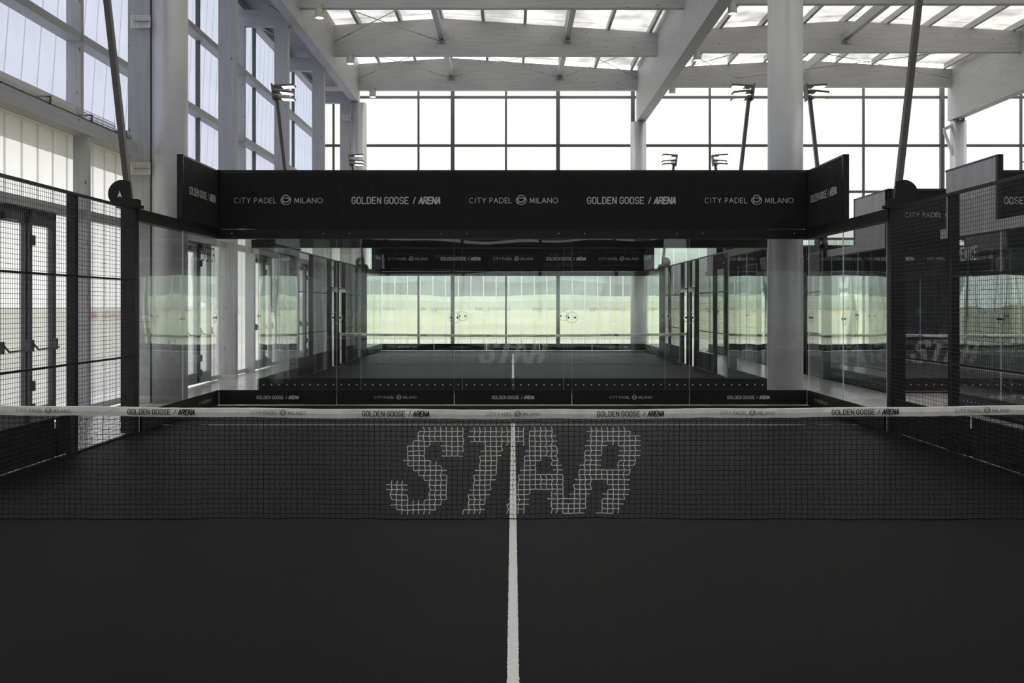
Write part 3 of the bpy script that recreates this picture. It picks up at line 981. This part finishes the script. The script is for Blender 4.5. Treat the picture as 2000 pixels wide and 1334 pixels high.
def make_side(s):
    """side glass, local y 6..10, s=-1 left, +1 right"""
    X = 5.02 * s
    t = thing('side_glass_wall', (X, 8, 0))
    for i in range(2):
        y0 = 6.08 + 1.96 * i if i == 0 else 8.04
        y1 = 8.03 if i == 0 else 9.985
        glass_box(min(X, X + .012 * s), max(X, X + .012 * s), y0, y1, .0, HEAD0, 'x').build('glass_pane', glass_mats, t)
    r, b = MB(), MB()
    for yc in (8.035, 9.88):
        r, b = MB(), MB()
        clamp((X + .02 * s, yc, 1.5), (s, 0, 0), r, b, (0, 1, 0))
        ro = r.build('clamp', M['disc'], t)
        b.build('bolt', M['black'], ro)['kind'] = 'stuff'
    MB().box(min(X - .01 * s, X + .12 * s), max(X - .01 * s, X + .12 * s), 6.0, 10.1, HEAD0, 3.0, mis=[0, 0, 0, 1 if s > 0 else 0, 0, 1 if s < 0 else 0]).build('header_beam', [M['black'], M['banner_back']], t)  # black beam, its outer face in the painted sheen grey
    fr = MB()
    xo0, xo1 = sorted((X - .01 * s, X + .08 * s))
    fr.box(xo0, xo1, 7.98, 8.05, 3.0, 4.0)
    fr.box(xo0, xo1, 7.98, 10.0, 3.97, 4.0)
    fr.build('banner_frame', M['black'], t)
    g = MB()
    wire_grid(g, (X - .012 * s, 8.05, 3.02), (0, 1, 0), (0, 0, 1), 1.95, .95, .05, .0022)
    g.build('wire_mesh', M['wire'], t)['kind'] = 'stuff'
    x0, x1 = sorted((X + .003 * s, X + .075 * s))
    inner = [0, 0, 0, 1 if s > 0 else 0, 0, 1 if s < 0 else 0]
    bp = MB().box(x0, x1, 8.052, 9.97, 3.0, 3.968, mis=inner).build('banner_panel', [M['banner'], M['banner_back']], t)  # outer side of the black sheet carries painted facade sheen
    put_text(bp, GG, (X - .016 * s, 9.05, 3.49), (0, -s, 0), 1.5, M['print_'])
    put_text(bp, CP, (X + .079 * s, 9.0, 3.49), (0, s, 0), 1.5, M['print_white'])
    for i, (a, b_) in enumerate(((6.1, 8.03), (8.045, 9.97))):
        k0, k1 = sorted((X - .025 * s, X - .01 * s))
        kb = MB().box(k0, k1, a, b_, .02, .27).build('kick_board', M['kick'], t)
        if i == 1:
            put_text(kb, CP, (X - .027 * s, 9.15, .145), (0, -s, 0), .72, M['print_'])
        k0, k1 = sorted((X + .02 * s, X + .03 * s))
        ko = MB().box(k0, k1, a, b_, 0, .255).build('kick_board', M['kick'], t)
        mb = MB()
        for k in range(12):
            c = Vector((X + .032 * s, a + .08 + k * .153, .145))
            mb.face([c + Vector((0, px * s, py)) for px, py in star_poly(0, 0, .021)])
        mb.build('star_print', M['print_white'], ko)['kind'] = 'stuff'
    return t

def make_fence(s):
    """mesh fence, local y 0..6"""
    X = 5.04 * s
    t = thing('mesh_fence', (X, 3, 0))
    def xb(a, b): return sorted((X + a * s, X + b * s))
    for yc, w, z1 in ((.18, .12, 3.0), (1.3, .14, 3.0), (4.0, .12, 3.0), (6.0, .16, 3.0)):
        x0, x1 = xb(.005, .095) if yc < 5.9 else xb(-.012, .18)
        MB().box(x0, x1, yc - w / 2, yc + w / 2, 0, z1).build('post', M['black'], t)
    x0, x1 = xb(-.015, .02)
    MB().box(x0, x1, .12, 6.08, 2.965, 3.0).build('top_rail', M['black'], t)
    for z in (2.04, 1.03):
        for a, b in ((1.3, 6.05),):
            MB().box(*xb(-.008, .014), a, b, z - .012, z + .012).build('stiffener', M['black'], t)
    # mesh panels
    for a, b, z0 in ((1.3, 4.0, .02), (4.0, 6.05, .02), (.18, 1.3, 2.25)):
        g = MB()
        wire_grid(g, (X - .012 * s, a, z0), (0, 1, 0), (0, 0, 1), b - a, 2.96 - z0, .05, .0024)
        g.build('wire_mesh', M['wire'], t)['kind'] = 'stuff'
    # door opening by the net: lintel spring, jamb plate with bolts
    x0, x1 = xb(-.03, .03)
    lt = MB().box(x0, x1, .12, 1.3, 2.18, 2.23).build('lintel', M['black'], t)
    mb = MB()
    for k in range(18):
        mb.tube((X - .02 * s, .25 + k * .055, 2.10), (X - .02 * s, .29 + k * .055, 2.18), .012, n=6)
    mb.build('spring', M['plate'], lt)['kind'] = 'stuff'
    x0, x1 = xb(-.03, .05)
    jb = MB().box(x0, x1, 1.2, 1.4, 0, 2.2).build('jamb', M['black'], t)
    mb = MB()
    for k in range(6):
        mb.tube((X - .031 * s, 1.3, .3 + k * .32), (X - .036 * s, 1.3, .3 + k * .32), .03, n=10)
    mb.build('bolt', M['steel'], jb)['kind'] = 'stuff'
    # kick boards
    for a, b in (((1.42, 3.42), (3.49, 3.86)) if s < 0 else ((1.42, 3.42), (3.49, 3.86), (4.0, 5.92))):
        x0, x1 = xb(.014, .03)
        MB().box(x0, x1, a, b, .03, .47).build('kick_board', M['kick'], t)
    x0, x1 = xb(.03, .04)
    MB().box(x0, x1, 3.3, 3.6, .03, .34).build('cover_strip', M['kick'], t)
    MB().box(*xb(-.02, .03), 1.3, 6.0, 0, .022).build('floor_rail', M['black'], t)
    return t

def make_pole(s):
    t = thing('floodlight_pole', (5.12 * s, 6, 3))
    X0 = 5.12 * s
    P0, P1 = Vector((X0, 6.0, 3.02)), Vector((X0 + .40 * s, 6.0, 6.62))
    MB().bar(P0, P1, .075, .10, up=(0, 1, 0)).build('pole', M['pole'], t)
    mb = MB()
    mb.box(*sorted((X0 - .16 * s, X0 + .16 * s)), 5.92, 6.08, 3.0, 3.04)
    mb.box(*sorted((X0 - .12 * s, X0 - .04 * s)), 5.92, 6.08, 3.04, 3.12)
    mb.build('base_plate', M['black'], t)
    # hinge disc: flat half-round cheek plate outside the pole
    poly = [(X0 - .05 * s, 3.03)]
    cx, cz, R = X0 + .085 * s, 3.19, .185
    a0, a1 = (-70, 128) if s > 0 else (250, 52)
    poly += [(cx + R * math.cos(math.radians(a0 + (a1 - a0) * k / 20)), cz + R * math.sin(math.radians(a0 + (a1 - a0) * k / 20))) for k in range(21)]
    poly += [(X0 - .02 * s, 3.36)]
    dc = MB().prism(poly, 1, 5.93, 5.95).build('hinge_disc', M['black'], t)
    em = MB()
    ex, ez = cx + .03 * s, cz - .01
    ye = 5.928 if s < 0 else 5.952
    em.face([(ex, ye, ez + .055), (ex - .03, ye, ez - .045), (ex, ye, ez - .02), (ex + .03, ye, ez - .045)])
    em.build('emblem', M['print_white'], dc)
    # lamp heads reaching in over the court
    MB().bar(P1 + Vector((.06 * s, 0, -.12)), P1 + Vector((.10 * s, 0, .26)), .02, .34, up=(0, 1, 0)).build('head_plate', M['lamp_body'], t)
    for dz, dx, tilt, dy in ((.22, .0, .03, -.10), (.08, -.05, -.04, .08), (-.05, -.08, -.02, -.06)):
        a = P1 + Vector((.06 * s - dx * 0, dy, dz))
        b = a + Vector((-.46 * s - dx * s * -.0, 0, tilt))
        hd = MB().bar(a, b, .30, .045).build('lamp_head', M['lamp_body'], t)
        q0, q1 = a.lerp(b, .38), a.lerp(b, .96)
        n = (b - a).normalized().cross(Vector((0, 1, 0))).normalized()
        if n.z > 0: n = -n
        MB().bar(q0 + n * .027, q1 + n * .027, .25, .008).build('lens', M['lens'], hd)
    return t

def make_net():
    t = thing('net', (0, 0, 0))
    for s in (-1, 1):
        MB().box(*sorted((5.0 * s, 5.09 * s)), -.05, .05, 0, .95).build('net_post', M['black'], t)
    top = lambda x: .877 + .045 * (abs(x) / 5) ** 1.6
    # canvas head band with slight wrinkles
    mb = MB()
    n = 400
    prev = None
    for i in range(n + 1):
        x = -5 + 10 * i / n
        w = .004 * math.sin(x * 9.1) + .003 * math.sin(x * 23.7 + 1) + .003 * noise.noise(Vector((x * 6, 0, 0)))
        zt = top(x) + .0025 * math.sin(x * 5.3) + .002 * noise.noise(Vector((x * 11, 3, 0)))
        zb = zt - .073 + .003 * noise.noise(Vector((x * 7, 9, 0)))
        r = [(x, -.012 + w * .3, zt - .004), (x, 0, zt), (x, .012 + w * .3, zt - .004), (x, .014 - w, zb), (x, -.014 + w, zb), (x, -.019 + w, (zt + zb) / 2)]
        if prev:
            for k in range(6):
                mb.face([prev[k], r[k], r[(k + 1) % 6], prev[(k + 1) % 6]])
        prev = r
    band = mb.build('head_band', M['band'], t, smooth=False)
    for k in range(-5, 6):
        x = k * .925
        parts, wd = (CP, .43) if k % 2 == 0 else (GG, .53)
        put_text(band, parts, (x, -.032, top(x) - .035), (1, 0, 0), wd, M['print_grey'] if k % 2 == 0 else M['print_dark'], (top(x + .3) - top(x - .3)) / .6)
    # STAR region (traced on the net plane)
    def Zp(zx, zy):
        px, v = 650 + zx / 2.857, 760 + zy / 2.857
        return ((px - VX) / 247.0, CAM_Z - (v - VY) / 247.0)
    S = [(520, 215), (728, 215), (732, 290), (725, 378), (606, 378), (612, 312), (632, 297), (560, 297), (530, 320), (520, 370), (560, 405), (605, 428), (645, 480), (648, 520), (638, 602), (592, 657), (548, 694), (385, 694), (335, 652), (306, 592), (306, 512), (418, 512), (418, 590), (432, 622), (500, 620), (532, 590), (540, 522), (480, 484), (428, 444), (402, 392), (412, 340), (448, 280), (480, 245)]
    T = [(783, 215), (1084, 215), (1068, 305), (955, 305), (910, 480), (836, 694), (725, 694), (790, 480), (848, 305), (752, 305)]
    A = [(1103, 215), (1222, 215), (1258, 340), (1284, 480), (1312, 694), (1212, 694), (1205, 562), (1104, 562), (1068, 694), (955, 694), (1010, 560), (1060, 400), (1090, 280)]
    AH = [(1190, 378), (1218, 400), (1226, 474), (1136, 478), (1142, 420), (1162, 382)]
    R = [(1423, 215), (1642, 215), (1704, 260), (1714, 340), (1694, 424), (1658, 458), (1652, 520), (1642, 580), (1592, 694), (1480, 694), (1510, 600), (1540, 530), (1520, 512), (1452, 518), (1432, 600), (1402, 694), (1298, 694), (1340, 560), (1400, 380), (1423, 280)]
    RH = [(1532, 300), (1598, 308), (1606, 370), (1578, 440), (1482, 444), (1502, 370)]
    inp = [[Zp(*q) for q in P] for P in (S, T, A, R)]
    hol = [[Zp(*q) for q in P] for P in (AH, RH)]
    def inside(pt, P):
        x, y = pt; c = False
        for (x0, y0), (x1, y1) in zip(P, P[1:] + P[:1]):
            if (y0 > y) != (y1 > y) and x < (x1 - x0) * (y - y0) / (y1 - y0) + x0: c = not c
        return c
    def isw(x, z):
        if x < -1.05 or x > 1.05: return False
        return any(inside((x, z), P) for P in inp) and not any(inside((x, z), P) for P in hol)
    NX, NZ, cw = 228, 21, 10 / 228
    node = {}
    for i in range(NX + 1):
        for j in range(NZ + 1):
            x0 = -5 + i * cw
            zt = top(x0) - .06
            bot = .012 + .014 * noise.noise(Vector((x0 * .8, 5, 0))) + .005 * noise.noise(Vector((x0 * 4, 8, 0)))
            z0 = zt + (bot - zt) * j / NZ
            zig = .0055 * (1 if (j % 2) else -1) * (.6 + .4 * math.sin(i * .9))
            node[i, j] = (x0 + zig + random.gauss(0, .0018) + .006 * noise.noise(Vector((x0 * 1.5, j * .15, 2))), random.gauss(0, .002) + .01 * noise.noise(Vector((x0, j * .2, 7))),
                          z0 + random.gauss(0, .0014) + .004 * noise.noise(Vector((x0 * 2, j * .3, 4))))
    dk, wh = MB(), MB()
    for (i, j), p in node.items():
        for q in ((i + 1, j), (i, j + 1)):
            if q in node:
                r = node[q]
                mx, mz = (p[0] + r[0]) / 2, (p[2] + r[2]) / 2
                if isw(mx, mz): wh.wire(p, r, .0030)
                else: dk.wire(p, r, .0019 if q[1] == j or 0 < i < NX else .003)
    for i in range(NX):
        dk.tube(node[i, NZ], node[i + 1, NZ], .0045, n=5, caps=False)
    dk.build('netting', M['cord'], t)['kind'] = 'stuff'
    lt = wh.build('lettering', M['cord_white'], t)
    tag(lt, 'white STAR letters woven into the black netting')
    return t

PROTO = dict(back=make_back(), back_flip=make_back(1), side_l=make_side(-1), side_r=make_side(1), fence_l=make_fence(-1), fence_r=make_fence(1), pole_l=make_pole(-1), pole_r=make_pole(1), net=make_net())
USED = set()
def place(key, court, rot, label, cat, group):
    src = PROTO[key]
    b = Vector(src['_base'])
    o = src if key not in USED else copy_tree(src)
    USED.add(key)
    cx, cy = COURTS[court]
    R = Matrix.Rotation(rot, 3, 'Z')
    o.location = R @ b + Vector((cx, cy, 0))
    o.rotation_euler = (0, 0, rot)
    return tag(o, label, cat, group)
PI = math.pi
place('net', 'A', 0, 'padel net reading STAR, with printed canvas band, across the front court', 'net', 'padel nets')
place('net', 'B', 0, 'padel net standing inside the second court, behind the glass end wall', 'net', 'padel nets')
place('net', 'D', 0, 'padel net in the court behind the VENICE court', 'net', 'padel nets')
END = {('A', 0): 'between the STAR-net court and the second court', ('A', PI): 'at the entrance end of the STAR-net court',
       ('B', PI): 'with outside star prints, second behind the STAR-net court', ('B', 0): 'before the far facade, third behind the STAR-net court',
       ('C', 0): 'closing the VENICE court', ('D', PI): 'of the court behind the VENICE court, star prints outside', ('D', 0): 'of the court behind the VENICE court, before the far facade'}
for (c, r), txt in END.items():
    place('back_flip' if c == 'C' else 'back', c, r, 'glass end wall under a black lettered banner, ' + txt, 'glass wall', 'padel end walls')
def where(c, r, left):
    # left: True when the piece stands on the door-wall side of its court
    e = {('A', 0): 'STAR court, column end', ('A', PI): 'STAR court, entrance end', ('B', PI): 'second court, end facing STAR court',
         ('B', 0): 'second court, far facade end', ('C', 0): 'VENICE court', ('D', PI): 'court behind VENICE, end facing it', ('D', 0): 'court behind VENICE, far facade end'}[(c, r)]
    return ('door side of ' if left else 'side away from doors, ') + e
for (c, r) in END:
    for k, left in (('l', r == 0), ('r', r != 0)):
        place('side_' + k, c, r, 'glass side wall with raised banner, ' + where(c, r, left), 'glass wall', 'padel glass side walls')
        place('fence_' + k, c, r, 'black wire-mesh side fence, ' + where(c, r, left), 'fence', 'padel mesh fences')
        if (c, r) != ('A', PI):
            place('pole_' + k, c, r, 'leaning floodlight pole, ' + where(c, r, left), 'floodlight', 'court floodlights')

# court names on the door-side glass
for (c, r, word) in (('A', 0, 'FOREVER'), ('B', PI, 'NOW'), ('C', 0, 'VENICE')):
    cx, cy = COURTS[c]
    src = [o for o in bpy.data.objects if o.parent is None and o.name.startswith('side_glass_wall') and abs(o.location.x - (cx + (-5.02 if r == 0 else 5.02))) < .1 and abs(o.location.y - (cy + (8 if r == 0 else -8))) < .1][0]
    ys = {'FOREVER': (-5.045, 9.42, .95), 'NOW': (-5.045, 9.5, .46), 'VENICE': (-5.045, 9.22, .74)}[word]
    mb = MB()
    letter(mb, text_word(word, .18, .15, tall=1.3), (ys[0] + 5.02, ys[1] - 8, 2.55), (0, -1, 0), (0, 0, 1), ys[2])
    lt = mb.build('lettering', M['print_dark'] if word == 'FOREVER' else M['print_white'], src, off=(0, 0, 0))  # dark print on FOREVER paints in the shade of backlit letters
    tag(lt, 'court name %s on the glass' % word)

# ================================================================== OUTSIDE TREES
def blob_crown(cx, cy, cz, rx, rz, seed):
    mb = MB()
    nu, nv = 18, 10
    P = []
    for j in range(nv + 1):
        th = math.pi * j / nv
        row = []
        for i in range(nu):
            ph = 2 * math.pi * i / nu
            d = Vector((math.sin(th) * math.cos(ph), math.sin(th) * math.sin(ph), math.cos(th)))
            r = 1 + .28 * noise.noise(d * 1.7 + Vector((seed, 0, 0))) + .14 * noise.noise(d * 4 + Vector((0, seed, 0)))
            row.append((cx + d.x * rx * r, cy + d.y * rx * r, cz + d.z * rz * r))
        P.append(row)
    for j in range(nv):
        for i in range(nu):
            mb.face([P[j][i], P[j + 1][i], P[j + 1][(i + 1) % nu], P[j][(i + 1) % nu]])
    return mb
spots = []
for k in range(10):
    spots.append((-30 + 16.6 * k + random.uniform(-.4, .4), 118, 'f1'))
for k in range(10):
    spots.append((-30 + 8.3 + 16.6 * k + random.uniform(-.4, .4), 137, 'f2'))
for i, (x, y, row) in enumerate(spots):
    h = random.uniform(9.0, 10.5)
    if row == 'f2': h += 1.2
    side = {'f1': 'far facade', 'f2': 'far facade', 'l1': 'door wall'}[row]
    lab = {'f1': 'broad dark green tree at the meadow edge, front row beyond the far facade', 'f2': 'taller dark green tree in the back row beyond the far facade',
           'l1': 'broad dark green tree across the meadow beyond the door wall'}[row]
    t = thing('tree', (x, y, 1.4), lab, 'tree', 'trees %s beyond the %s' % ({'f1': 'in the front row', 'f2': 'in the back row', 'l1': 'in a row'}[row], side))
    blob_crown(x, y, 1.3 + h * .48, 7.0, h * .54, i * 3.1).build('crown', M['leaf'], t, smooth=True)
    MB().tube((x, y, 1.3), (x, y, h * .4), .35, .25, n=8).build('trunk', M['bark'], t)

def hedge(y, x0, x1, z0, h, depth, mat, lab, seed):
    mb = MB()
    n, prev = 120, None
    for i in range(n + 1):
        x = x0 + (x1 - x0) * i / n
        hh = h * (1 + .22 * noise.noise(Vector((x * .12, seed, 0))) + .08 * noise.noise(Vector((x * .5, seed, 3))))
        r = [(x, y + depth * math.cos(a) * .5, z0 + hh * math.sin(a) ** .7) for a in (math.pi * k / 6 for k in range(7))]
        if prev:
            for k in range(6):
                mb.face([prev[k], r[k], r[k + 1], prev[k + 1]])
        prev = r
    mb.face(prev)
    o = mb.build('hedge', mat, smooth=True, off=((x0 + x1) / 2, y, z0))
    o.location = ((x0 + x1) / 2, y, z0)
    tag(o, lab, 'hedge')
hedge(154, -30, 200, 1.4, 6.5, 8, M['leaf'], 'long tall hedge closing the meadow behind both tree rows', 1.0)
hedge(107, -30, 200, 1.3, 1.5, 4, M['shrub'], 'low pale green shrub belt in front of the trees', 5.0)

for o in bpy.data.objects:
    if '_base' in o:
        del o['_base']
